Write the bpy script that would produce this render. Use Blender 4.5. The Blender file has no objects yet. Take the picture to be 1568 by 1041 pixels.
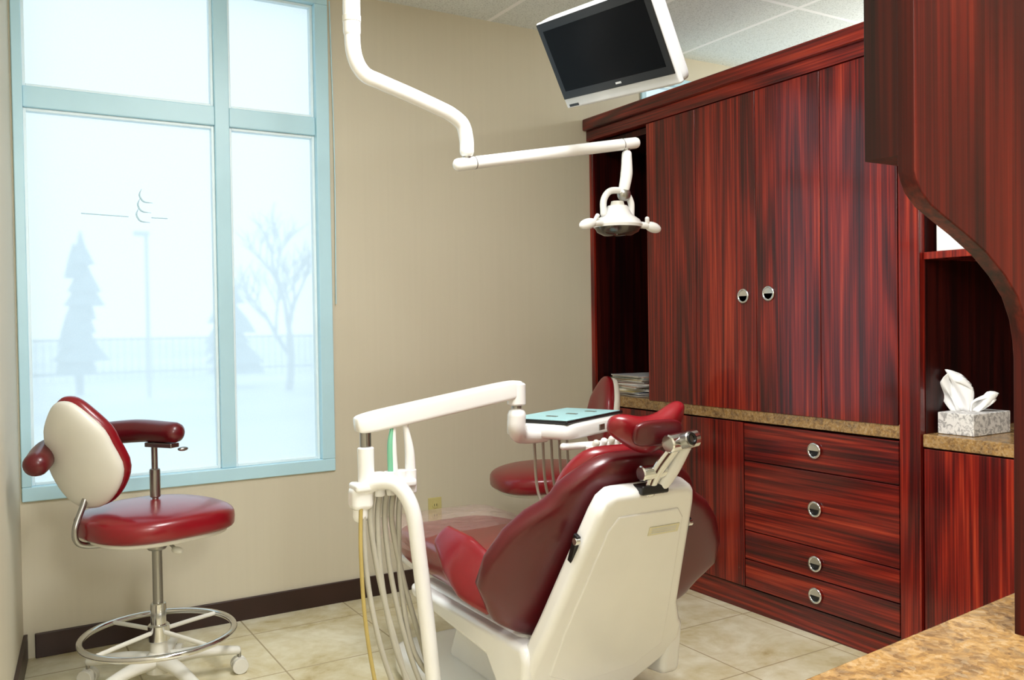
import bpy, bmesh, math, random
from mathutils import Vector, Matrix
random.seed(4)
V=Vector
S=bpy.context.scene
# ---------------------------------------------------------------- materials
def lin(c):
    return tuple((x/255/12.92 if x/255<=.04045 else ((x/255+.055)/1.055)**2.4) for x in c)+(1,)
def newmat(name):
    m=bpy.data.materials.new(name);m.use_nodes=True
    nt=m.node_tree;b=nt.nodes['Principled BSDF'];return m,nt,b
def N(nt,t,**k):
    n=nt.nodes.new(t)
    for a,v in k.items():
        if a.startswith('i_'):
            key=a[2:];key=int(key) if key.isdigit() else key.replace('_',' ')
            n.inputs[key].default_value=v
        else: setattr(n,a,v)
    return n
def ramp(nt,stops,fac):
    r=nt.nodes.new('ShaderNodeValToRGB');el=r.color_ramp.elements
    while len(el)<len(stops): el.new(.5)
    for e,(p,c) in zip(el,stops): e.position=p;e.color=c
    nt.links.new(fac,r.inputs[0]);return r.outputs[0]
def mth(nt,op,a,b=None,c=None):
    n=nt.nodes.new('ShaderNodeMath');n.operation=op
    for i,x in enumerate((a,b,c)):
        if x is None: continue
        if isinstance(x,(int,float)): n.inputs[i].default_value=x
        else: nt.links.new(x,n.inputs[i])
    return n.outputs[0]
def mixc(nt,f,a,b,mode='MIX'):
    n=nt.nodes.new('ShaderNodeMix');n.data_type='RGBA';n.blend_type=mode
    for i,x in ((0,f),(6,a),(7,b)):
        if isinstance(x,(int,float,tuple)): n.inputs[i].default_value=x
        else: nt.links.new(x,n.inputs[i])
    return n.outputs[2]
def coords(nt,scale=(1,1,1),rand=False):
    tc=nt.nodes.new('ShaderNodeTexCoord');mp=nt.nodes.new('ShaderNodeMapping');mp.inputs['Scale'].default_value=scale
    nt.links.new(tc.outputs['Object'],mp.inputs[0])
    if rand:
        oi=nt.nodes.new('ShaderNodeObjectInfo');m=mth(nt,'MULTIPLY',oi.outputs['Random'],37.0)
        nt.links.new(m,mp.inputs['Location'])
    return mp.outputs[0],tc.outputs['Object']
def noise(nt,vec,scale,detail=4,dist=0,rough=.5):
    n=N(nt,'ShaderNodeTexNoise',i_Scale=scale,i_Detail=detail,i_Distortion=dist,i_Roughness=rough)
    nt.links.new(vec,n.inputs['Vector']);return n.outputs[0]
def bump(nt,b,h,strength,dist=.01):
    n=N(nt,'ShaderNodeBump',i_Strength=strength,i_Distance=dist);nt.links.new(h,n.inputs['Height']);nt.links.new(n.outputs[0],b.inputs['Normal'])
def simple(name,col,rough=.4,metal=0,coat=0,var=.06,bmp=0,bscale=200):
    m,nt,b=newmat(name);v,_=coords(nt)
    c=lin(col);n=noise(nt,v,7,3)
    d=tuple(x*(1-var) for x in c[:3])+(1,);l=tuple(min(1,x*(1+var)) for x in c[:3])+(1,)
    nt.links.new(ramp(nt,[(.3,d),(.7,l)],n),b.inputs['Base Color'])
    b.inputs['Roughness'].default_value=rough;b.inputs['Metallic'].default_value=metal
    b.inputs['Coat Weight'].default_value=coat;b.inputs['Coat Roughness'].default_value=.1
    if bmp: bump(nt,b,noise(nt,v,bscale,2),bmp,.002)
    return m
def wood(name,axis,dark=1.0,rough=.4,coat=.7):
    m,nt,b=newmat(name)
    s=[6,6,6];s['xyz'.index(axis)]=.35
    v,_=coords(nt,tuple(s),True)
    n1=noise(nt,v,.6,2,.1)
    ring=mth(nt,'SINE',mth(nt,'MULTIPLY',n1,100.0))
    ring=mth(nt,'MULTIPLY_ADD',ring,.5,.5)
    s2=[120,120,120];s2['xyz'.index(axis)]=1.7
    v2,_=coords(nt,tuple(s2),True)
    n2=noise(nt,v2,1.0,3,0,.6)
    n3=noise(nt,v,2.0,4,.1)
    f=mth(nt,'ADD',mth(nt,'MULTIPLY',ring,.11),mth(nt,'ADD',mth(nt,'MULTIPLY',n2,.50),mth(nt,'MULTIPLY',n3,.44)))
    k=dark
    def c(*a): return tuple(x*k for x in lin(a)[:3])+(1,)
    col=ramp(nt,[(.38,c(44,6,6)),(.50,c(88,14,10)),(.60,c(126,28,16)),(.74,c(172,62,34))],f)
    nt.links.new(col,b.inputs['Base Color']);b.inputs['Roughness'].default_value=rough
    b.inputs['Specular IOR Level'].default_value=.2
    b.inputs['Coat Weight'].default_value=coat;b.inputs['Coat Roughness'].default_value=.13
    bump(nt,b,n2,.04,.002)
    return m
def gridmask(nt,obj,ax,size,off,w):
    sp=nt.nodes.new('ShaderNodeSeparateXYZ');nt.links.new(obj,sp.inputs[0])
    c=sp.outputs['XYZ'.index(ax)]
    fr=mth(nt,'FRACT',mth(nt,'DIVIDE',mth(nt,'SUBTRACT',c,off-w/2-50*size),size))
    return mth(nt,'LESS_THAN',fr,w/size)
M={}
M['wood']=wood('cherry_wood_vertical','z')
M['woody']=wood('cherry_wood_horizontal','y')
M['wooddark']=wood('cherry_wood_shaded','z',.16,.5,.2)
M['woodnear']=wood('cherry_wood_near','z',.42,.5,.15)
M['vinyl']=simple('burgundy_vinyl',(124,9,22),.3,0,.25,.08,.05,350)
M['vinyld']=simple('burgundy_vinyl_dark',(86,6,16),.34,0,.2,.08,.05,350)  # darker copy; on the chair back cushion it paints in the deep shadow
M['white']=simple('white_enamel',(240,240,238),.25,0,.3,.02)
M['cream']=simple('cream_plastic',(218,216,206),.38,0,0,.03)
M['chrome']=simple('chrome',(220,220,220),.13,1,0,.02)
M['steel']=simple('brushed_steel',(170,169,165),.3,1,0,.05)
M['black']=simple('black_plastic',(16,16,18),.35)
m,nt,b=newmat('screen_glass');b.inputs['Base Color'].default_value=lin((4,4,6));b.inputs['Roughness'].default_value=.3;b.inputs['Specular IOR Level'].default_value=.1;M['screen']=m
M['silver']=simple('silver_plastic',(215,218,222),.3,.1)
M['hose']=simple('grey_hose',(172,168,154),.5)
M['yhose']=simple('tan_hose',(176,156,92),.5)
M['teal']=simple('teal_tray_liner',(165,210,214),.45)
M['green']=simple('green_tip',(120,190,155),.4)
M['ivory']=simple('ivory_outlet',(196,186,126),.4)
M['base']=simple('dark_brown_baseboard',(46,25,20),.4,0,0,.2)
M['frame']=simple('window_frame_paint',(186,226,240),.35,0,0,.02)
M['bead']=simple('window_bead_paint',(232,248,252),.35,0,0,.02)
M['tissue']=simple('tissue_paper',(245,245,245),.8)
M['paper']=simple('magazine_pages',(225,222,215),.6,0,0,.15)
M['bark']=simple('tree_bark',(112,116,120),.9)
M['leaf']=simple('evergreen_foliage',(110,124,126),.9,0,0,.3)
M['pole']=simple('grey_pole',(150,155,160),.6)
M['label']=simple('label_paper',(225,220,190),.5)
# wall
m,nt,b=newmat('greige_wall');v,_=coords(nt,(60,60,1.5));v1,_=coords(nt)
nt.links.new(ramp(nt,[(.3,lin((204,197,176))),(.7,lin((206,199,178)))],noise(nt,v,1,3)),b.inputs['Base Color']);b.inputs['Roughness'].default_value=.75
bump(nt,b,noise(nt,v,2,2),.012,.001);M['wall']=m
# floor
m,nt,b=newmat('travertine_tile');v,o=coords(nt)
n=noise(nt,v,3.2,8,.6,.65);nn=noise(nt,v,16,5,.3)
f=mth(nt,'ADD',mth(nt,'MULTIPLY',n,.75),mth(nt,'MULTIPLY',nn,.25))
c=ramp(nt,[(.3,lin((178,158,110))),(.43,lin((208,196,158))),(.6,lin((230,224,198))),(.8,lin((240,236,222)))],f)
g=mth(nt,'MAXIMUM',gridmask(nt,o,'X',.457,.93,.006),gridmask(nt,o,'Y',.457,3.16,.006))
nt.links.new(mixc(nt,g,c,lin((172,158,126))),b.inputs['Base Color']);b.inputs['Roughness'].default_value=.26
bump(nt,b,mth(nt,'SUBTRACT',1.0,g),.3,.003);M['floor']=m
# ceiling
m,nt,b=newmat('acoustic_ceiling_tile');v,o=coords(nt)
sp=noise(nt,v,190,2,0,.7)
c=ramp(nt,[(.36,lin((190,196,193))),(.48,lin((230,236,234)))],sp)
g=mth(nt,'MAXIMUM',gridmask(nt,o,'X',.61,2.2,.024),gridmask(nt,o,'Y',1.22,2.95,.024))
nt.links.new(mixc(nt,g,c,lin((250,252,252))),b.inputs['Base Color']);b.inputs['Roughness'].default_value=.9
bump(nt,b,sp,.2,.003);M['ceil']=m
# granite
m,nt,b=newmat('golden_granite');v,o=coords(nt)
vo=N(nt,'ShaderNodeTexVoronoi',i_Scale=160.0);nt.links.new(v,vo.inputs['Vector'])
c1=ramp(nt,[(.32,lin((62,48,40))),(.45,lin((122,94,62))),(.56,lin((166,128,74))),(.70,lin((176,160,132)))],noise(nt,v,30,7,.8,.75))
c2=ramp(nt,[(.0,lin((66,52,44))),(.4,lin((152,118,72))),(1,lin((188,168,136)))],vo.outputs['Color'])
nt.links.new(mixc(nt,.35,c1,c2),b.inputs['Base Color']);b.inputs['Roughness'].default_value=.25;M['granite']=m
# tissue box
m,nt,b=newmat('tissue_box_print');v,o=coords(nt)
nt.links.new(ramp(nt,[(.4,lin((160,158,158))),(.55,lin((225,223,221)))],noise(nt,v,60,4,1)),b.inputs['Base Color']);M['tbox']=m
# frosted film
m=bpy.data.materials.new('window_solar_film');m.use_nodes=True;nt=m.node_tree;nt.nodes.clear()
out=nt.nodes.new('ShaderNodeOutputMaterial');mx=nt.nodes.new('ShaderNodeMixShader');mx.inputs[0].default_value=.78
tr=N(nt,'ShaderNodeBsdfRefraction',i_Color=(.95,.98,1,1),i_Roughness=.24,i_IOR=1.033);tl=N(nt,'ShaderNodeBsdfTranslucent')
v,o=coords(nt,(260,1,260))
nt.links.new(ramp(nt,[(.3,(.82,.92,.96,1)),(.7,(.88,.96,.99,1))],noise(nt,v,1,1)),tl.inputs[0])
nt.links.new(tr.outputs[0],mx.inputs[1]);nt.links.new(tl.outputs[0],mx.inputs[2]);nt.links.new(mx.outputs[0],out.inputs[0]);M['film']=m
m,nt,b=newmat('film_logo_ink');b.inputs['Base Color'].default_value=lin((195,226,238));M['ink']=m
m,nt,b=newmat('clear_plastic_sheet');b.inputs['Base Color'].default_value=lin((205,175,170));b.inputs['Roughness'].default_value=.12;b.inputs['Alpha'].default_value=.25;M['plastic']=m
v,_=coords(nt);bump(nt,b,noise(nt,v,14,3,1),.8,.03)
m,nt,b=newmat('lamp_lens_glass');b.inputs['Base Color'].default_value=lin((90,85,80));b.inputs['Roughness'].default_value=.08;b.inputs['Metallic'].default_value=.6;M['lens']=m
m,nt,b=newmat('snowy_ground');v,o=coords(nt)
nt.links.new(ramp(nt,[(.35,lin((150,170,182))),(.6,lin((215,226,232)))],noise(nt,v,.12,4)),b.inputs['Base Color']);M['snow']=m
# ---------------------------------------------------------------- mesh helpers
CUR=[None]
def group(name):
    e=bpy.data.objects.new(name,None);S.collection.objects.link(e);e.empty_display_size=.1;CUR[0]=e;return e
def endg(): CUR[0]=None
def mk(name,vs,fs,mat,smooth=False,bevel=0,sub=0,seg=3,shade_angle=None):
    me=bpy.data.meshes.new(name);me.from_pydata([tuple(v) for v in vs],[],fs)
    bm=bmesh.new();bm.from_mesh(me);bmesh.ops.recalc_face_normals(bm,faces=bm.faces);bm.to_mesh(me);bm.free()
    ob=bpy.data.objects.new(name,me);S.collection.objects.link(ob);me.materials.append(M[mat])
    if smooth or bevel:
        for p in me.polygons:p.use_smooth=True
    if bevel:
        bv=ob.modifiers.new('b','BEVEL');bv.width=bevel;bv.segments=seg;bv.limit_method='ANGLE';bv.angle_limit=math.radians(35);bv.harden_normals=True
    if sub:
        s=ob.modifiers.new('s','SUBSURF');s.levels=sub;s.render_levels=sub
    if CUR[0]: ob.parent=CUR[0]
    return ob
BF=[(0,1,3,2),(4,6,7,5),(0,4,5,1),(2,3,7,6),(0,2,6,4),(1,5,7,3)]
def bverts(a,b): return [(x,y,z) for x in (a[0],b[0]) for y in (a[1],b[1]) for z in (a[2],b[2])]
def box(name,a,b,mat,bevel=0): return mk(name,bverts(a,b),BF,mat,bevel=bevel)
def boxes(name,lst,mat,bevel=0):
    vs=[];fs=[]
    for a,b in lst:
        k=len(vs);vs+=bverts(a,b);fs+=[tuple(i+k for i in f) for f in BF]
    return mk(name,vs,fs,mat,bevel=bevel)
def obox(name,c,ax,h,mat,bevel=0):
    c=V(c);ax=[V(a).normalized() for a in ax]
    vs=[c+ax[0]*x*h[0]+ax[1]*y*h[1]+ax[2]*z*h[2] for x in (-1,1) for y in (-1,1) for z in (-1,1)]
    return mk(name,vs,BF,mat,bevel=bevel)
def prism(name,pts,o,ux,uy,n,t,mat,bevel=0):
    o=V(o);ux=V(ux);uy=V(uy);n=V(n);k=len(pts)
    vs=[o+ux*p[0]+uy*p[1] for p in pts]+[o+ux*p[0]+uy*p[1]+n*t for p in pts]
    fs=[tuple(range(k)),tuple(range(2*k-1,k-1,-1))]+[(i,(i+1)%k,(i+1)%k+k,i+k) for i in range(k)]
    return mk(name,vs,fs,mat,bevel=bevel)
def catmull(P,n=8):
    P=[V(p) for p in P];out=[]
    for i in range(len(P)-1):
        p0=P[i-1] if i>0 else P[i]*2-P[i+1];p1=P[i];p2=P[i+1];p3=P[i+2] if i+2<len(P) else P[i+1]*2-P[i]
        for j in range(n):
            t=j/n;out.append(.5*((2*p1)+(p2-p0)*t+(2*p0-5*p1+4*p2-p3)*t*t+(3*p1-p0-3*p2+p3)*t**3))
    out.append(P[-1]);return out
def tube(name,P,r,mat,n=8,seg=14,smooth_path=True,flat=1.0,up=None,cap=True):
    pts=catmull(P,n) if smooth_path else [V(p) for p in P]
    K=len(pts);rs=[]
    for i in range(K):
        if isinstance(r,(list,tuple)):
            t=i/(K-1)*(len(r)-1);a=min(int(t),len(r)-2);rs.append(r[a]+(r[a+1]-r[a])*(t-a))
        else: rs.append(r)
    T=[(pts[min(i+1,K-1)]-pts[max(i-1,0)]).normalized() for i in range(K)]
    u=V(up) if up else (V((0,0,1)) if abs(T[0].z)<.9 else V((1,0,0)))
    vs=[];fs=[]
    for i in range(K):
        if up: u=V(up)
        a=(u-T[i]*u.dot(T[i])).normalized();b_=T[i].cross(a);u=a
        for j in range(seg):
            th=2*math.pi*j/seg;vs.append(pts[i]+a*math.cos(th)*rs[i]*flat+b_*math.sin(th)*rs[i])
    for i in range(K-1):
        for j in range(seg):
            fs.append((i*seg+j,i*seg+(j+1)%seg,(i+1)*seg+(j+1)%seg,(i+1)*seg+j))
    if cap:
        for i,s in ((0,-1),(K-1,1)):
            rr=rs[i];prev=i*seg
            for q in (1,2):
                ang=q*math.pi/6;bb=len(vs)
                for j in range(seg):
                    vs.append(pts[i]+(V(vs[i*seg+j])-pts[i])*math.cos(ang)+T[i]*s*rr*math.sin(ang)*min(1,flat)*.8)
                for j in range(seg): fs.append((prev+j,prev+(j+1)%seg,bb+(j+1)%seg,bb+j))
                prev=bb
            vs.append(pts[i]+T[i]*s*rr*.8*min(1,flat));c=len(vs)-1
            for j in range(seg): fs.append((prev+j,prev+(j+1)%seg,c))
    return mk(name,vs,fs,mat,smooth=True)
def lathe(name,prof,c,mat,axis=(0,0,1),seg=32,smooth=True,bevel=0):
    c=V(c);ax=V(axis).normalized();a=V((1,0,0)) if abs(ax.x)<.9 else V((0,1,0));a=(a-ax*a.dot(ax)).normalized();b_=ax.cross(a)
    vs=[];fs=[]
    for r,z in prof:
        for j in range(seg):
            th=2*math.pi*j/seg;vs.append(c+ax*z+(a*math.cos(th)+b_*math.sin(th))*max(r,1e-4))
    k=len(prof)
    for i in range(k-1):
        for j in range(seg): fs.append((i*seg+j,i*seg+(j+1)%seg,(i+1)*seg+(j+1)%seg,(i+1)*seg+j))
    fs.append(tuple(range(seg)));fs.append(tuple((k-1)*seg+j for j in range(seg)))
    o=mk(name,vs,fs,mat,smooth=True)
    es=o.modifiers.new('e','EDGE_SPLIT');es.split_angle=math.radians(40);return o
def cyl(name,p1,p2,r,mat,r2=None,seg=24):
    p1=V(p1);p2=V(p2);d=p2-p1;L=d.length
    r2=r if r2 is None else r2;e=min(r,L/2)*.15
    return lathe(name,[(r-e,0),(r,e),(r2,L-e),(r2-e,L)],p1,mat,d,seg)
def torus(name,c,R,r,mat,axis=(0,0,1),seg=48,s2=12):
    c=V(c);ax=V(axis).normalized();a=V((1,0,0)) if abs(ax.x)<.9 else V((0,1,0));a=(a-ax*a.dot(ax)).normalized();b_=ax.cross(a);vs=[];fs=[]
    for i in range(seg):
        d=a*math.cos(2*math.pi*i/seg)+b_*math.sin(2*math.pi*i/seg)
        for j in range(s2):
            t=2*math.pi*j/s2;vs.append(c+d*(R+r*math.cos(t))+ax*r*math.sin(t))
    for i in range(seg):
        for j in range(s2): fs.append((i*s2+j,i*s2+(j+1)%s2,((i+1)%seg)*s2+(j+1)%s2,((i+1)%seg)*s2+j))
    return mk(name,vs,fs,mat,smooth=True)
def sgp(x,e): return math.copysign(abs(x)**e,x)
def sq(name,c,ax,R,mat,e1=1,e2=1,df=None,nu=48,nv=20):
    c=V(c);ax=[V(a).normalized() for a in ax];vs=[];fs=[]
    def put(a,b,d):
        if df: a,b,d=df(a,b,d)
        vs.append(c+ax[0]*a+ax[1]*b+ax[2]*d)
    for i in range(1,nv):
        v=-math.pi/2+math.pi*i/nv
        for j in range(nu):
            u=2*math.pi*j/nu
            put(R[0]*sgp(math.cos(v),e1)*sgp(math.cos(u),e2),R[1]*sgp(math.cos(v),e1)*sgp(math.sin(u),e2),R[2]*sgp(math.sin(v),e1))
    put(0,0,-R[2]);put(0,0,R[2]);bt=len(vs)-2;tp=len(vs)-1
    for i in range(nv-2):
        for j in range(nu): fs.append((i*nu+j,i*nu+(j+1)%nu,(i+1)*nu+(j+1)%nu,(i+1)*nu+j))
    for j in range(nu):
        fs.append((bt,(j+1)%nu,j));fs.append((tp,(nv-2)*nu+j,(nv-2)*nu+(j+1)%nu))
    return mk(name,vs,fs,mat,smooth=True)
def interp(t,tab):
    if t<=tab[0][0]: return tab[0][1]
    for (a,x),(b,y) in zip(tab,tab[1:]):
        if t<=b:
            s=(t-a)/(b-a);s=s*s*(3-2*s) ;return x+(y-x)*s
    return tab[-1][1]
# ---------------------------------------------------------------- room shell
Y=3.824;H=2.75;XC=2.814
box('floor',(-.7,-1.6,-.08),(5.8,Y+.15,0),'floor')
box('ceiling',(-.7,-1.6,H),(5.8,Y+.15,H+.08),'ceil')
W2=(3.16,4.7)
boxes('wall_back',[((-.1,Y,0),(.128,Y+.15,H)),((.128,Y,0),(1.365,Y+.15,.6)),((.128,Y,2.72),(1.365,Y+.15,H)),
  ((1.365,Y,0),(W2[0],Y+.15,H)),((W2[0],Y,0),(W2[1],Y+.15,.6)),((W2[0],Y,2.62),(W2[1],Y+.15,H)),((W2[1],Y,0),(5.8,Y+.15,H))],'wall')
xl=lambda y:.122-.1*(Y-y)
prism('wall_left',[(xl(Y+.15),Y+.15),(xl(-1.6),-1.6),(xl(-1.6)-.12,-1.6),(xl(Y+.15)-.12,Y+.15)],(0,0,0),(1,0,0),(0,1,0),(0,0,1),H,'wall')
box('wall_right',(5.7,-1.6,0),(5.8,Y,H),'wall')
box('wall_rear',(-.7,-1.7,0),(5.8,-1.6,H),'wall')
box('baseboard_back',(.16,Y-.014,0),(XC,Y,.094),'base',.003)
prism('baseboard_left',[(xl(Y),Y),(xl(-1.6),-1.6),(xl(-1.6)+.014,-1.6),(xl(Y)+.014,Y)],(0,0,0),(1,0,0),(0,1,0),(0,0,1),.094,'base')
def window(name,x0,x1,z0,z1,mull,trans,logo=False):
    group(name)
    a,b=Y-.012,Y+.06
    boxes('frame',[((x0,a,z0),(x1,b,z0+.055)),((x0,a,z1-.04),(x1,b,z1)),((x0,a,z0+.055),(x0+.035,b,z1-.04)),((x1-.06,a,z0+.055),(x1,b,z1-.04))],'frame',.004)
    xs=[(x0+.035)]+[q for mm in mull for q in mm]+[x1-.06]
    boxes('mullions',[((m0,Y+.002,z0+.055),(m1,b,z1-.04)) for m0,m1 in mull],'frame',.004)
    boxes('transom',[((xs[i],Y+.004,trans[0]),(xs[i+1],b,trans[1])) for i in range(0,len(xs),2)],'frame',.004)
    gb=[]
    for i in range(0,len(xs),2):
        for p0,p1 in ((z0+.055,trans[0]),(trans[1],z1-.04)):
            l,r=xs[i],xs[i+1];w=.012;ya,yb=Y+.02,Y+.055
            gb+=[((l,ya,p0),(l+w,yb,p1)),((r-w,ya,p0),(r,yb,p1)),((l+w,ya,p0),(r-w,yb,p0+w)),((l+w,ya,p1-w),(r-w,yb,p1))]
    boxes('glazing_bead',gb,'bead',.002)
    mk('film_glass',[(x0,Y+.05,z0),(x1,Y+.05,z0),(x1,Y+.05,z1),(x0,Y+.05,z1)],[(0,1,2,3)],'film')
    if logo:
        yy=Y+.046
        tube('logo_line_1',[(.36,yy,1.71),(.53,yy,1.705)],.002,'ink',smooth_path=False,seg=6)
        tube('logo_line_2',[(.62,yy,1.705),(.68,yy,1.705)],.002,'ink',smooth_path=False,seg=6)
        for i,(x,z) in enumerate([(.575,1.785),(.568,1.745),(.562,1.705)]):
            tube('logo_arc_%d'%i,[(x+.008,yy,z+.035),(x,yy,z+.01),(x+.015,yy,z-.015),(x+.05,yy,z-.02)],[.001,.0035,.0035,.001],'ink',seg=6)
        tube('shade_chain',[(1.375,Y-.01,2.7),(1.385,Y-.012,2.0),(1.38,Y-.012,1.35)],.0025,'frame',seg=6)
    endg()
window('window_1',.128,1.365,.6,2.72,[(.87,.93)],(2.10,2.18),True)
window('window_2',W2[0],W2[1],.6,2.62,[(3.9,3.96)],(2.0,2.08))
# outlet
group('wall_outlet')
box('plate',(1.825,Y-.006,.30),(1.895,Y,.42),'ivory',.002)
for i,z in enumerate((.335,.385)):
    lathe('socket_%d'%i,[(.016,0),(.016,.003),(.012,.004)],(1.86,Y-.006,z),'ivory',(0,-1,0))
    boxes('slots_%d'%i,[((1.853,Y-.0115,z-.005),(1.855,Y-.009,z+.006)),((1.865,Y-.0115,z-.005),(1.867,Y-.009,z+.006))],'black')
endg()
# ---------------------------------------------------------------- cabinet wall
def handle(i,y,z,x=XC-.022):
    r=.027
    torus('pull_ring_%d'%i,(x-.006,y,z),r,.005,'chrome',(1,0,0),32,8)
    for k,(a0,mt) in enumerate(((0,'chrome'),(math.pi,'black'))):
        pts=[(r*math.cos(a0+math.pi*j/12),r*math.sin(a0+math.pi*j/12)) for j in range(13)]
        prism('pull_%s_%d'%('plate' if k==0 else 'recess',i),pts,(x,y,z),(0,1,0),(0,0,1),(-1,0,0),.008 if k==0 else .002,mt)
group('cabinet_wall')
XB=3.42
y0,y1=.6,Y-.004
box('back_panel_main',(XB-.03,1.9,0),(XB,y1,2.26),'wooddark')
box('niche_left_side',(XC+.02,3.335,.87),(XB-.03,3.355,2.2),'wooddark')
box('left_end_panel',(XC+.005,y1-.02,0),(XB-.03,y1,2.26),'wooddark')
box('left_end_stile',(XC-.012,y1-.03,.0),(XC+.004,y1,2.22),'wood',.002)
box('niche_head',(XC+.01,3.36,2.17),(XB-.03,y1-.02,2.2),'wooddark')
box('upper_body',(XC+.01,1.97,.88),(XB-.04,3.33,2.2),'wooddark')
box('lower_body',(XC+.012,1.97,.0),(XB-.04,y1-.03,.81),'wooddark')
box('toe_rail',(XC-.006,1.97,0),(XC+.012,y1-.03,.1),'woody',.002)
box('granite_counter',(XC-.02,1.97,.818),(XB-.032,y1-.032,.87),'granite',.004)
ys=[3.34,3.0,2.64,2.31,1.975]
for i in range(4):
    box('tall_door_%d'%i,(XC-.024,ys[i+1]+.0015,.866),(XC+.008,ys[i]-.0015,2.205),'wood',.002)
box('lower_door_1',(XC-.02,3.28,.107),(XC+.01,3.76,.812),'wood',.002)
box('lower_door_2',(XC-.02,2.725,.107),(XC+.01,3.277,.812),'wood',.002)
zz=[.107,.228,.352,.652,.812]
for i in range(4):
    box('drawer_%d'%i,(XC-.02,1.978,zz[i]+.002),(XC+.01,2.72,zz[i+1]-.002),'woody',.002)
for i,(y,z) in enumerate([(2.345,.165),(2.345,.29),(2.345,.505),(2.345,.735),(2.71,1.352),(2.57,1.358)]): handle(i,y,z)
box('tall_stile',(XC-.03,1.887,0),(XB,1.968,2.22),'wood',.003)
box('stile_shade_sheet',(XC,1.8845,.846),(XB-.031,1.8865,2.2),'wooddark')  # thin added sheet; the dark of the open bay is put into its colour
box('frieze',(XC-.03,y0,2.208),(XC+.02,y1,2.262),'woody',.002)
box('crown',(XC-.055,y0,2.262),(XB,y1,2.322),'woody',.006)
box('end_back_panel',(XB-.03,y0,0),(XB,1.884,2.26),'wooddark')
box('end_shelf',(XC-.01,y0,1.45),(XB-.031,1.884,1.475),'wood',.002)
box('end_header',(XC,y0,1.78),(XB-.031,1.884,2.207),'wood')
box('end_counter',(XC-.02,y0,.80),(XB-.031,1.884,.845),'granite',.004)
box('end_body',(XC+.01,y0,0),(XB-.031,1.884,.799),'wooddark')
box('end_door_1',(XC-.02,1.3,.03),(XC+.009,1.88,.795),'wood',.002)
box('end_door_2',(XC-.02,y0,.03),(XC+.009,1.297,.795),'wood',.002)
box('end_panel',(XC-.02,y0-.03,0),(XB,y0-.001,2.26),'wood')
endg()
group('added_white_box')  # added white box in place of an unidentified bright patch above the shelf
box('carton',(2.84,1.74,1.4765),(3.16,1.86,1.66),'white',.004)
box('carton_lip',(2.837,1.737,1.4765),(3.163,1.7395,1.50),'silver',.001)
lathe('opening',[(.0,0),(.03,0),(.032,.002),(.0,.002)],(3.01,1.741,1.58),'silver',(0,-1,0))
endg()
# magazines
group('magazine_stack')
mc=[(205,205,210),(120,40,40),(60,80,120),(210,190,120),(230,230,230),(90,110,90),(190,120,90)]
z=.871
for i in range(15):
    t=random.uniform(.004,.01);a=random.uniform(-.25,.25);ca,sa=math.cos(a),math.sin(a)
    key='mag%d'%(i%7)
    if key not in M: M[key]=simple('magazine_cover_%d'%(i%7),mc[i%7],.3)
    c=(2.975+random.uniform(-.015,.015),3.60+random.uniform(-.02,.02))
    obox('pages_%d'%i,(c[0],c[1],z+t/2),[(ca,sa,0),(-sa,ca,0),(0,0,1)],(.125,.14,t/2-.0008),'paper')
    obox('cover_%d'%i,(c[0],c[1],z+t-.0004),[(ca,sa,0),(-sa,ca,0),(0,0,1)],(.127,.142,.0006),key)
    z+=t
endg()
# tissue box
group('tissue_box')
zt=.846
box('carton',(2.85,1.735,zt),(3.07,1.865,zt+.075),'tbox',.003)
def tiss(name,cx,cy,ph,hh,lean,wd=1):
    vs=[];fs=[];nu,nv=18,12
    for i in range(nv):
        v=i/(nv-1)
        for j in range(nu):
            u=j/(nu-1)*2-1
            w=.045*(.35+1.1*v)*(1-.75*v*v)*1.4*wd
            wob=.014*math.sin(u*7+v*4+ph)*(.3+v)*wd
            x=cx+u*w*.5+wob+lean*v*.04;y=cy-u*w*.9+.012*math.cos(u*5+ph)-lean*v*.05
            z_=zt+.073+hh*v*(1-.28*u*u*v)+.004*math.sin(9*u+ph)
            vs.append((x,y,z_))
    for i in range(nv-1):
        for j in range(nu-1): fs.append((i*nu+j,i*nu+j+1,(i+1)*nu+j+1,(i+1)*nu+j))
    o=mk(name,vs,fs,'tissue',smooth=True);so=o.modifiers.new('t','SOLIDIFY');so.thickness=.0015
tiss('tissue_sheet_1',2.94,1.835,0,.145,-.5,1.15)
tiss('tissue_sheet_2',2.955,1.80,2,.07,.9,.8)
endg()
# ---------------------------------------------------------------- near hutch
k=.75
def sc(x,z): return (x*k,1.25+(z-1.25)*k)
group('built_in_hutch')
cur=[(1.007,1.434),(1.011,1.423),(1.02,1.408),(1.04,1.392),(1.07,1.378),(1.115,1.358),(1.163,1.334),(1.205,1.305),(1.236,1.276),(1.254,1.245),(1.262,1.215),(1.265,1.19)]
pts=[sc(*p) for p in cur]
pts=[(pts[0][0],2.748)]+pts+[(pts[-1][0],0),(1.5,0),(1.5,2.748)]
pts=[(a-.006 if a<1.3 else a,b) for a,b in pts]
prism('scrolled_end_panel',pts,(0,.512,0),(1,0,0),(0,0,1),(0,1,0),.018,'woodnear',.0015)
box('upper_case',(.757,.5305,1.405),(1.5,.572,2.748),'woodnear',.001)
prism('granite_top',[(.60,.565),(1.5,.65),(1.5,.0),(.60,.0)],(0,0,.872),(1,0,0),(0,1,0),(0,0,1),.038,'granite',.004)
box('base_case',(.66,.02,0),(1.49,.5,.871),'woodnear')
endg()
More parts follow.
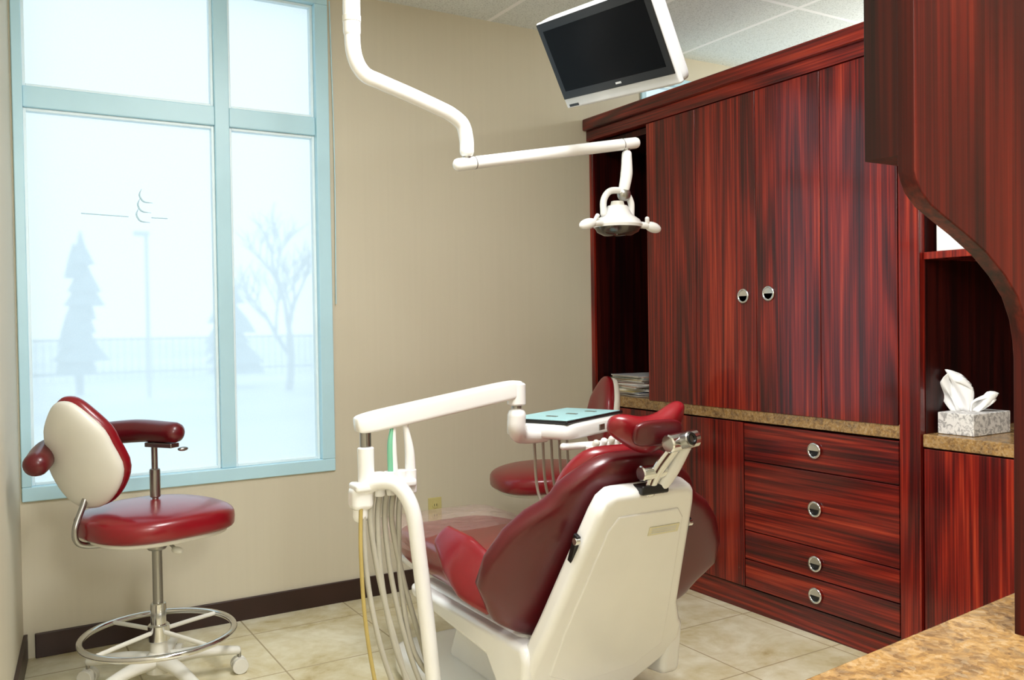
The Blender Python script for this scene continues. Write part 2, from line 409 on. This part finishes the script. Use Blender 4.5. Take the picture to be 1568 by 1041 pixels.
# ---------------------------------------------------------------- stools
def stool(name,c,zs,face,bc,bn,lean,ring=False,bar=False,rods=True,bh=.17,bw=.14,rot=0,sr=(.245,.225)):
    group(name)
    f=V((face[0],face[1],0)).normalized();l=V((-f.y,f.x,0));C=V((c[0],c[1],0));Z=V((0,0,1))
    P=lambda a,b,z:C+f*a+l*b+Z*z
    lathe('hub',[(.0,.06),(.045,.06),(.05,.075),(.045,.115),(.03,.13),(.027,.17),(.0,.17)],C,'cream')
    for i in range(5):
        a=rot+i*2*math.pi/5;d=V((math.cos(a),math.sin(a),0));n=V((-d.y,d.x,0))
        tube('leg_%d'%i,[C+d*.03+Z*.10,C+d*.14+Z*.10,C+d*.265+Z*.082],[.032,.026,.019],'cream',flat=.75,up=(0,0,1))
        w=C+d*.27
        cyl('caster_stem_%d'%i,w+Z*.045,w+Z*.08,.007,'steel')
        for s in (-1,1):
            cyl('caster_wheel_%d_%d'%(i,s),w+n*s*.006+Z*.0285,w+n*s*.026+Z*.0285,.028,'cream')
        sq('caster_hood_%d'%i,w+Z*.04,(n,d,Z),(.012,.024,.02),'cream',nu=16,nv=8)
    cyl('column_outer',C+Z*.12,C+Z*.30 if ring else C+Z*.36,.026,'chrome')
    cyl('column_inner',C+Z*.28,C+Z*(zs-.11),.017,'steel')
    if ring:
        torus('foot_ring',C+Z*.19,.25,.011,'chrome',seg=64)
        cyl('ring_collar',C+Z*.165,C+Z*.225,.036,'chrome')
        for i in range(4):
            a=.5+i*math.pi/2;d=V((math.cos(a),math.sin(a),0));tube('ring_spoke_%d'%i,[C+d*.03+Z*.20,C+d*.15+Z*.195,C+d*.245+Z*.19],.008,'cream',seg=8)
    cyl('seat_collar',C+Z*(zs-.15),C+Z*(zs-.085),.033,'steel')
    obox('tilt_mechanism',P(-.01,0,zs-.092),(f,l,Z),(.11,.055,.018),'cream',.008)
    for s in (-1,1):
        tube('lever_%d'%s,[P(0,s*.04,zs-.10),P(.0,s*.10,zs-.12),P(0,s*.13,zs-.13)],.006,'steel',seg=8)
        sq('lever_knob_%d'%s,P(0,s*.14,zs-.132),(l,f,Z),(.028,.016,.012),'cream',nu=16,nv=8)
    def sd(a,b,d):
        return a,b,d-.35*a*a*(1 if a>0 else .6)-.25*b*b
    sq('seat_pan',P(0,0,zs-.072),(f,l,Z),(sr[0]*.9,sr[1]*.9,.022),'cream',.6,.8,sd)
    sq('seat_cushion',P(0,0,zs-.03),(f,l,Z),(sr[0],sr[1],.05),'vinyl',.5,.8,sd)
    B=V(bc);n=V((bn[0],bn[1],0)).normalized();lat=V((-n.y,n.x,0))
    up=(Z*math.cos(lean)+n*math.sin(lean)).normalized();nn=lat.cross(up);nn=nn if nn.dot(n)>0 else -nn
    def bd(a,b,d):
        t=b/bh
        a=a*interp(t,[(-1,.95),(-.3,1.05),(.3,.9),(1,.62)])
        return a,b,d-1.2*a*a
    sq('back_shell',B+nn*.012,(lat,up,nn),(bw,bh,.026),'cream',.7,.85,bd)
    sq('back_cushion',B-nn*.016,(lat,up,nn),(bw*1.03,bh*1.03,.034),'vinyl',.7,.85,bd)
    r0=P(-.08,0,zs-.085)
    e=B+nn*.02-up*bh*.75
    out=V((e.x,e.y,0))+n*.03
    tube('back_rod',[r0,V(((r0.x+out.x)/2,(r0.y+out.y)/2,zs-.10)),V((out.x,out.y,zs-.085)),V((out.x+n.x*.02,out.y+n.y*.02,zs-.03)),e,e+up*.08],.010,'steel',seg=10)
    if bar:
        pts=[(.148,3.19,.822),(.20,3.33,.85),(.33,3.42,.875),(.47,3.36,.89),(.575,3.22,.89)]
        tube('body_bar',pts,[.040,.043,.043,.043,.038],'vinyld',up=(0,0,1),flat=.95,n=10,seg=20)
        q=V((.52,3.30,0))
        tube('bar_post',[q+Z*(zs-.02),q+Z*.80,q+Z*.86],.011,'steel',seg=12)
        cyl('bar_post_sleeve',q+Z*.66,q+Z*.76,.018,'steel')
        obox('bar_bracket',q+Z*.845+V((.02,-.03,0)),(V((.6,-.8,0)),V((.8,.6,0)),Z),(.06,.02,.008),'steel',.003)
        sq('bar_knob',q+Z*.825+V((.09,-.03,0)),(f,l,Z),(.02,.012,.008),'steel',nu=12,nv=8)
    endg()
stool('assistant_stool',(.515,3.26),.635,(.95,.31),(.275,3.20,.845),(-.72,-.69),.30,True,True,bh=.19,bw=.14,rot=-.05,sr=(.25,.235))
stool('operator_stool',(2.17,3.30),.605,(-.97,.2),(2.42,3.19,.83),(.95,-.3),.12,False,False,rot=.3,sr=(.255,.235))
# ---------------------------------------------------------------- dental chair
group('dental_chair')
X0=1.5;Z=V((0,0,1))
sq('floor_plinth',(X0,2.45,.055),((1,0,0),(0,1,0),Z),(.27,.55,.055),'white',.35,.35)
prism('lift_column',[(2.15,.09),(2.75,.09),(2.62,.36),(2.2,.36)],(X0-.13,0,0),(0,1,0),(0,0,1),(1,0,0),.26,'white',.03)
box('seat_frame',(X0-.25,2.05,.33),(X0+.25,2.72,.395),'white',.03)
for s,nm in ((-1,'left'),(1,'right')):
    prism('side_rail_'+nm,[(2.0,.20),(2.10,.19),(2.2,.30),(2.70,.34),(2.72,.385),(2.0,.385),(1.98,.35)],(X0+s*.245-.035,0,0),(0,1,0),(0,0,1),(1,0,0),.07,'white',.022)
def seatd(a,b,d):
    t=b/.52
    w=interp(t,[(-1,1.0),(-.5,1.0),(.25,.84),(1,.72)])
    return a*w,b,d+(.28*a*a if t<0 else .1*a*a)-.02*max(0,t)
sq('seat_cushion',(X0,2.57,.462),((1,0,0),(0,1,0),Z),(.275,.52,.072),'vinyl',.45,.4,seatd)
sq('foot_board',(X0,2.72,.395),((1,0,0),(0,1,0),Z),(.2,.37,.02),'white',.4,.4)
sq('plastic_foot_cover',(X0-.01,2.92,.50),((1,0,0),(0,1,0),Z),(.25,.20,.036),'plastic',.35,.3)
s=V((0,-.23,.56)).normalized();n=V((0,s.z,-s.y))
bb=V((X0,2.03,.27))
out=[(-.24,-.06),(-.268,-.03),(-.268,.07),(-.235,.2),(-.165,.53),(-.152,.57),(-.125,.595),(.125,.595),(.152,.58),(.162,.54),(.215,.2),(.245,.13),(.262,.11),(.262,.06),(.235,.0),(.12,-.08),(-.1,-.09)]
prism('back_shell',out,bb-n*.03,(1,0,0),s,n,.065,'white',.022)
inn=[(-.2,.04),(-.185,.18),(-.125,.49),(-.1,.53),(.1,.53),(.125,.5),(.175,.18),(.19,.06),(.1,.0),(-.1,-.01)]
prism('back_shell_panel',inn,bb-n*.0345,(1,0,0),s,n,.02,'white',.004)
obox('warning_label',bb+s*.47+V((.065,0,0))-n*.0358,((1,0,0),s,n),(.052,.013,.001),'label')
for i in range(3):
    obox('label_line_%d'%i,bb+s*(.476-.006*i)+V((.065,0,0))-n*.037,((1,0,0),s,n),(.042,.001,.0003),'silver')
for sx in (-1,1):
    obox('hinge_slot_%d'%sx,bb+s*.42+V((sx*.19,0,0))+n*.006,((1,0,0),s,n),(.006,.045,.010),'black',.003)
    cyl('hinge_bolt_%d'%sx,bb+s*.45+V((sx*.186,0,0)),bb+s*.45+V((sx*.2,0,0)),.01,'chrome')
def backd(a,b,d):
    t=b/.29
    sgn=1 if a>0 else 0
    w=interp(t,[(-1,.28),(-.6,.35),(-.15,.385+.03*sgn),(.2,.345+.02*sgn),(.6,.235),(1,.18)])/.3
    a*=w
    return a,b-(.2*a*a if t<.3 else 0),d+(.4*a*a if a<0 else -.12*a*a)
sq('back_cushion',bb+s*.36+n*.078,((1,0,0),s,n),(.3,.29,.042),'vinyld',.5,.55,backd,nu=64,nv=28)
def padd(a,b,d):
    t=b/.27
    return a*interp(t,[(-1,1.3),(-.1,1.25),(.5,.9),(1,.8)]),b,d+.9*a*a
sq('back_cushion_pad',bb+s*.37+n*.13,((1,0,0),s,n),(.19,.27,.04),'vinyl',.6,.5,padd)
for sx,nm in ((-1,'left'),(1,'right')):
    P=[(X0+sx*.29,2.09,.50),(X0+sx*.325,2.16,.545),(X0+sx*.335,2.25,.59),(X0+sx*.335,2.35,.625)]
    tube('arm_sling_'+nm,P,[.06,.075,.065,.035],'vinyl',up=(sx*1,0,.8),flat=.3,seg=20,n=10)
    sq('hip_bolster_'+nm,(X0+sx*.235,2.27,.50),((1,0,0),(0,1,0),Z),(.07,.16,.05),'vinyl',.8,.8)
hc=V((X0+.008,1.80,.972))
def hd(a,b,d):
    t=a/.125
    return a,b*(1-.15*abs(t))-.020*math.cos(t*3.0)+.016*t,d+1.6*a*a
hs=V((0,-.25,1)).normalized();hn=V((0,1,.25)).normalized()
sq('headrest_cushion',hc,((1,0,0),hs,hn),(.122,.050,.036),'vinyl',.8,.75,hd)
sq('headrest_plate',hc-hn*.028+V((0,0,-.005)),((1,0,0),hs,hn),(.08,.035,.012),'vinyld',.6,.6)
tube('headrest_bar_1',[(X0-.01,1.79,.80),(X0+.005,1.77,.86),(X0+.04,1.735,.93)],.019,'chrome',flat=.6,up=(0,1,0))
tube('headrest_bar_2',[(X0+.025,1.785,.81),(X0+.05,1.76,.86),(X0+.075,1.735,.93)],.018,'white',flat=.7,up=(0,1,0))
cyl('headrest_pivot',(X0+.005,1.73,.935),(X0+.105,1.735,.943),.024,'chrome')
cyl('headrest_knob',(X0+.045,1.725,.938),(X0+.05,1.69,.95),.02,'steel')
torus('headrest_knob_ring',(X0+.05,1.689,.95),.013,.004,'black',(.1,-1,.3),24,8)
cyl('headrest_lower_pivot',(X0-.04,1.785,.855),(X0+.04,1.78,.858),.021,'chrome')
box('headrest_clamp',(X0-.045,1.77,.80),(X0+.045,1.82,.825),'black',.006)
tube('floor_hose',[(X0+.12,2.0,.06),(X0+.2,1.8,.03),(X0+.1,1.62,.025),(X0-.15,1.6,.025)],.022,'black')
endg()
# ---------------------------------------------------------------- delivery unit
group('dental_delivery_unit')
tube('support_tube',[(.93,2.40,.70),(.935,2.395,.765),(.97,2.37,.80),(1.02,2.34,.79),(1.055,2.315,.72),(1.07,2.305,.58),(1.09,2.30,.38),(1.12,2.30,.12),(1.16,2.30,.075),(1.26,2.30,.07)],.0225,'white',n=10,seg=20)
cyl('post_lower',(.95,2.40,.76),(.95,2.40,.90),.024,'white')
cyl('post_upper',(.95,2.40,.90),(.95,2.40,.955),.016,'steel')
A=V((.925,2.40,.965));Bp=V((1.475,2.40,1.045));d=(Bp-A).normalized()
sq('parallel_arm',(A+Bp)/2,(d,V((0,1,0)),d.cross(V((0,1,0)))),((Bp-A).length/2+.005,.028,.030),'white',.3,.25)
cyl('arm_elbow_cap',(1.462,2.40,1.06),(1.462,2.40,.99),.03,'white')
cyl('arm_swivel',(1.462,2.40,.99),(1.462,2.40,.955),.016,'steel')
tube('tray_bracket',[(1.462,2.40,.96),(1.465,2.405,.915),(1.50,2.43,.890),(1.60,2.45,.885)],.030,'white')
tc=V((1.745,2.53,0));bx=V((.31,.22,0)).normalized();ax_=V((.09,-.19,0)).normalized()
ay=V((-ax_.y,ax_.x,0))
sq('tray_housing',tc+Z*.895,(ax_,ay,Z),(.135,.215,.030),'white',.4,.3)
obox('tray_rim',tc+Z*.927,(ax_,ay,Z),(.118,.20,.005),'black',.004)
obox('tray_liner',tc+Z*.9325,(ax_,ay,Z),(.110,.19,.001),'teal',.0005)
for i in range(3):
    obox('tray_badge_%d'%i,tc+ax_*.02*(i)+Z*.9345+ay*.1*(i-1),(ax_,ay,Z),(.02,.008,.001),'steel')
obox('tray_badge_front',tc+ax_*.137+Z*.895,(ax_,ay,Z),(.002,.018,.010),'steel',.001)
tube('holder_bar',[tc+ax_*.10-ay*.20+Z*.85,tc+ax_*.16-ay*.05+Z*.845,tc+ax_*.16+ay*.1+Z*.845],.012,'white')
for i in range(5):
    q=tc+ax_*(.165)+ay*(-.13+.055*i)
    cyl('holder_%d'%i,q+Z*.80,q+Z*.85,.018,'white')
    tube('handpiece_%d'%i,[q+Z*.86+ax_*.02,q+Z*.82,q+Z*.76-ax_*.015,q+Z*.71-ax_*.03],[.012,.010,.014,.008],'white' if i%2 else 'cream',seg=12)
    tube('handpiece_hose_%d'%i,[q+Z*.72-ax_*.03,q+Z*.60-ax_*.04,q+Z*.57-ax_*.10,q+Z*.66-ax_*.2,q+Z*.87-ax_*.22],.005,'hose',seg=8)
boxes('holder_block',[((.905,2.36,.775),(1.095,2.43,.80))],'white',.01)
box('holder_head',(.90,2.37,.72),(.965,2.43,.79),'white',.018)
for i,x in enumerate((.985,1.02,1.055,1.085)):
    cyl('holder_cup_%d'%i,(x,2.39,.755),(x,2.39,.825),.018,'white')
tube('suction_tip_1',[(1.03,2.39,.80),(1.028,2.39,.90),(1.035,2.39,.985)],[.016,.013,.007],'white')
tube('suction_grip_1',[(1.022,2.385,.81),(1.02,2.385,.90),(1.027,2.385,.955)],[.010,.009,.005],'green')
tube('suction_tip_2',[(1.085,2.39,.80),(1.083,2.39,.88),(1.070,2.39,.965)],[.017,.014,.007],'white')
for i in range(6):
    x=.945+.022*i
    dx=random.uniform(-.02,.02)
    tube('hose_%d'%i,[(x,2.39,.78),(x-.012,2.385,.68),(x+dx,2.37,.50),(x+.035+dx*1.6,2.34,.30),(x+.09,2.32,.13+.01*i),(x+.17,2.33,.09),(1.27,2.36,.10+.008*i)],[.0095,.008,.008,.0075],'hose',seg=10)
tube('drain_hose',[(.925,2.38,.75),(.918,2.37,.6),(.925,2.36,.4),(.95,2.34,.2),(.985,2.30,.03),(1.08,2.28,.02),(1.23,2.3,.03)],.006,'yhose',seg=10)
endg()
# ---------------------------------------------------------------- dental lamp
group('dental_operating_lamp')
yl=2.5
lathe('ceiling_flange',[(.0,0),(.075,0),(.07,-.025),(.03,-.035),(.0,-.035)],(.97,yl,H),'white')
tube('drop_pole',[(.97,yl,H-.02),(.97,yl,2.5),(.97,yl,2.12)],.026,'white',n=3,seg=20)
tube('swan_arm',[(.97,yl,2.16),(.975,yl,2.06),(1.005,yl,2.005),(1.06,yl,1.985),(1.15,yl,1.96),(1.25,yl,1.93),(1.30,yl,1.912),(1.337,yl,1.885),(1.35,yl,1.84),(1.351,yl,1.80)],.0235,'white',n=8,seg=20)
cyl('pole_joint_ring',(.97,yl,2.17),(.97,yl,2.15),.0275,'cream')
cyl('elbow_pivot',(1.351,yl,1.80),(1.351,yl,1.755),.014,'steel')
A=V((1.318,yl,1.757));Bp=V((2.04,yl,1.893));d=(Bp-A).normalized()
tube('spring_arm',[A,(A+Bp)/2,Bp],.0205,'white',n=4,seg=20)
cyl('arm_band',A+d*.06,A+d*.063,.0215,'steel')
cyl('arm_band_2',Bp-d*.06,Bp-d*.063,.0215,'steel')
cyl('head_swivel',(2.0,yl,1.87),(2.0,yl,1.845),.012,'steel')
tube('head_stem',[(2.0,yl,1.85),(1.998,yl,1.78),(1.985,yl,1.72)],[.018,.022,.020],'white')
L=V((1.955,yl,1.60));
sq('stem_joint',(1.985,yl,1.705),((1,0,0),(0,1,0),Z),(.026,.022,.026),'steel')
tube('yoke',[L+V((-.062,0,.03)),L+V((-.060,0,.08)),L+V((-.03,0,.113)),L+V((.03,0,.113)),L+V((.060,0,.08)),L+V((.062,0,.03))],.012,'white')
tube('yoke_link',[(1.985,yl,1.70),L+V((.015,0,.115))],.015,'white',n=2)
lathe('reflector_housing',[(.0,.062),(.035,.062),(.042,.05),(.052,.03),(.078,.012),(.088,-.005),(.085,-.015),(.0,-.016)],L,'white')
lathe('reflector_fins',[(.0,.078),(.022,.078),(.026,.06),(.0,.06)],L,'cream')
lathe('lens',[(.082,-.014),(.074,-.030),(.048,-.044),(.0,-.048)],L,'lens')
for s_ in (-1,1):
    tube('handle_arm_%d'%s_,[L+V((s_*.06,-.01,.0)),L+V((s_*.10,-.02,-.004)),L+V((s_*.125,-.02,-.006))],.012,'white')
    sq('handle_grip_%d'%s_,L+V((s_*.145,-.02,-.010)),((1,0,-.25*s_),(0,1,0),(.25*s_,0,1)),(.036,.019,.019),'white')
    tube('handle_tip_%d'%s_,[L+V((s_*.12,-.02,-.006)),L+V((s_*.11,-.03,.02))],.008,'white',n=2)
endg()
# ---------------------------------------------------------------- monitor
group('ceiling_mounted_monitor')
BL=V((1.67,2.39,1.95));BR=V((1.71,1.89,1.918));TL=V((1.53,2.37,2.195))
u=(BR-BL);w=u.length;u.normalize();v=(TL-BL);v=(v-u*v.dot(u));h=v.length;v.normalize();nf=u.cross(v);nf=nf if nf.x<0 else -nf
c=(BL+u*w/2+v*h/2)
sq('rear_housing',c-nf*.028,(u,v,nf),(w/2,h/2+.004,.03),'silver',.35,.12,nu=64)
obox('silver_frame',c-nf*.008,(u,v,nf),(w/2,h/2,.010),'silver',.006)
obox('black_bezel',c+v*.014+nf*.002,(u,v,nf),(w/2-.006,h/2-.018,.004),'black',.002)
obox('screen_glass',c+v*.014+nf*.0045,(u,v,nf),(w/2-.028,h/2-.043,.002),'screen')
obox('brand_badge',c-v*(h/2-.045)+nf*.0062+u*.02,(u,v,nf),(.012,.003,.0005),'silver')
obox('port_strip',c-v*(h/2-.009)+nf*.0025-u*(w/2-.04),(u,v,nf),(.022,.004,.001),'black')
m0=c-nf*.055
obox('vesa_plate',m0,(u,v,nf),(.05,.05,.008),'silver',.003)
tube('mount_arm',[m0,m0-nf*.05+V((0,0,.03)),V((m0.x+.09,m0.y,2.35)),V((m0.x+.09,m0.y,H))],.018,'white')
lathe('mount_flange',[(.0,0),(.06,0),(.055,-.02),(.0,-.022)],(m0.x+.09,m0.y,H),'white')
endg()
# ---------------------------------------------------------------- outside
box('ground_outside',(-60,Y+.3,-.5),(80,120,-.3),'snow')
def conifer(name,x,y,h,r):
    group(name)
    cyl('trunk',(x,y,-.3),(x,y,h*.5),.09,'bark')
    for i in range(9):
        t=i/9
        prof=[(.02,h*(.2+.8*t)+h*.2*(1-t*.3)),(r*(1-t*.8)*.6,h*(.17+.8*t)+h*.08),(r*(1-t*.75)*(.6+.55*random.random())+.08,h*(.13+.8*t)),(.02,h*(.15+.8*t))]
        lathe('bough_%d'%i,prof,(x+random.uniform(-.15,.15),y,-.3),'leaf',seg=9)
    endg()
conifer('evergreen_tree',2.05,24,3.7,.6)
conifer('evergreen_tree',5.6,24,2.9,.8)
group('bare_tree')
def branch(p,d,L,r,dep,idx=[0]):
    e=p+d*L;idx[0]+=1
    tube('branch_%d'%idx[0],[p,(p+e)/2+V((random.uniform(-.05,.05)*L,0,0)),e],[r,r*.6],'bark',n=2,seg=5,cap=False)
    if dep>0:
        for q in range(4 if dep<3 else 3):
            a=(q-1.3)*.5
            dd=(d+V((a+random.uniform(-.25,.25),random.uniform(-.4,.4),random.uniform(.1,.5)))).normalized();branch(p+d*L*random.uniform(.5,1),dd,L*.72,r*.6,dep-1)
branch(V((6.5,22,-.3)),V((0,0,1)),1.7,.10,4)
endg()
group('lamp_post');cyl('mast',(3.3,22,-.3),(3.3,22,3.4),.05,'pole',.04);obox('luminaire',(3.2,22,3.4),((1,0,0),(0,1,0),(0,0,1)),(.16,.1,.05),'pole',.02);endg()
fb=[((-10,30,.9),(30,30.05,.98)),((-10,30,-.1),(30,30.05,-.02))]
for i in range(200): fb.append(((-10+i*.2,30,-.3),(-9.97+i*.2,30.04,1.0)))
boxes('railing_fence',fb,'pole')
# ---------------------------------------------------------------- light
w_=bpy.data.worlds.new('overcast_sky');S.world=w_;w_.use_nodes=True;nt=w_.node_tree
bg=nt.nodes['Background'];bg.inputs[0].default_value=(.86,.95,1,1);bg.inputs[1].default_value=1.55
LC=(1,.995,.985)
def area(name,loc,rot,sx,sy,e,col=LC):
    l=bpy.data.lights.new(name,'AREA');l.shape='RECTANGLE';l.size=sx;l.size_y=sy;l.energy=e;l.color=col
    o=bpy.data.objects.new(name,l);o.location=loc;o.rotation_euler=rot;S.collection.objects.link(o);return o
area('ceiling_troffer_lamp',(1.2,1.5,H-.03),(0,0,0),.6,1.2,72)
area('ceiling_troffer_lamp.001',(4.6,2.0,H-.03),(0,0,0),.6,1.2,52)
def pt(name,loc,e,r=.25):
    l=bpy.data.lights.new(name,'POINT');l.energy=e;l.shadow_soft_size=r;l.color=LC
    o=bpy.data.objects.new(name,l);o.location=loc;S.collection.objects.link(o)
pt('added_fill_light',(.55,-1.0,2.15),108)  # added point fill behind the camera to brighten the ceiling, not a real fixture
pt('added_fill_light.001',(4.5,2.6,2.25),45)  # second added point fill, in the far bay
for n_,x0,x1 in (('sky_portal_1',.13,1.365),('sky_portal_2',W2[0],W2[1])):
    o=area(n_,((x0+x1)/2,Y+.14,1.66),(math.radians(-90),0,0),x1-x0,2.1,1);o.data.cycles.is_portal=True
# ---------------------------------------------------------------- camera
yw,pi,ro=.5431,.0187,.0149
F=V((math.sin(yw)*math.cos(pi),math.cos(yw)*math.cos(pi),-math.sin(pi)));R=V((math.cos(yw),-math.sin(yw),0));U=R.cross(F)
R2=R*math.cos(ro)-U*math.sin(ro);U2=U*math.cos(ro)+R*math.sin(ro)
cd=bpy.data.cameras.new('camera');cam=bpy.data.objects.new('camera',cd);S.collection.objects.link(cam)
mm=Matrix((R2,U2,-F)).transposed().to_4x4();mm.translation=V((0,0,1.25));cam.matrix_world=mm
cd.sensor_width=36;cd.lens=36*1353.8244/1568;cd.clip_start=.02;S.camera=cam
S.view_settings.view_transform='Standard'
S.view_settings.exposure=0
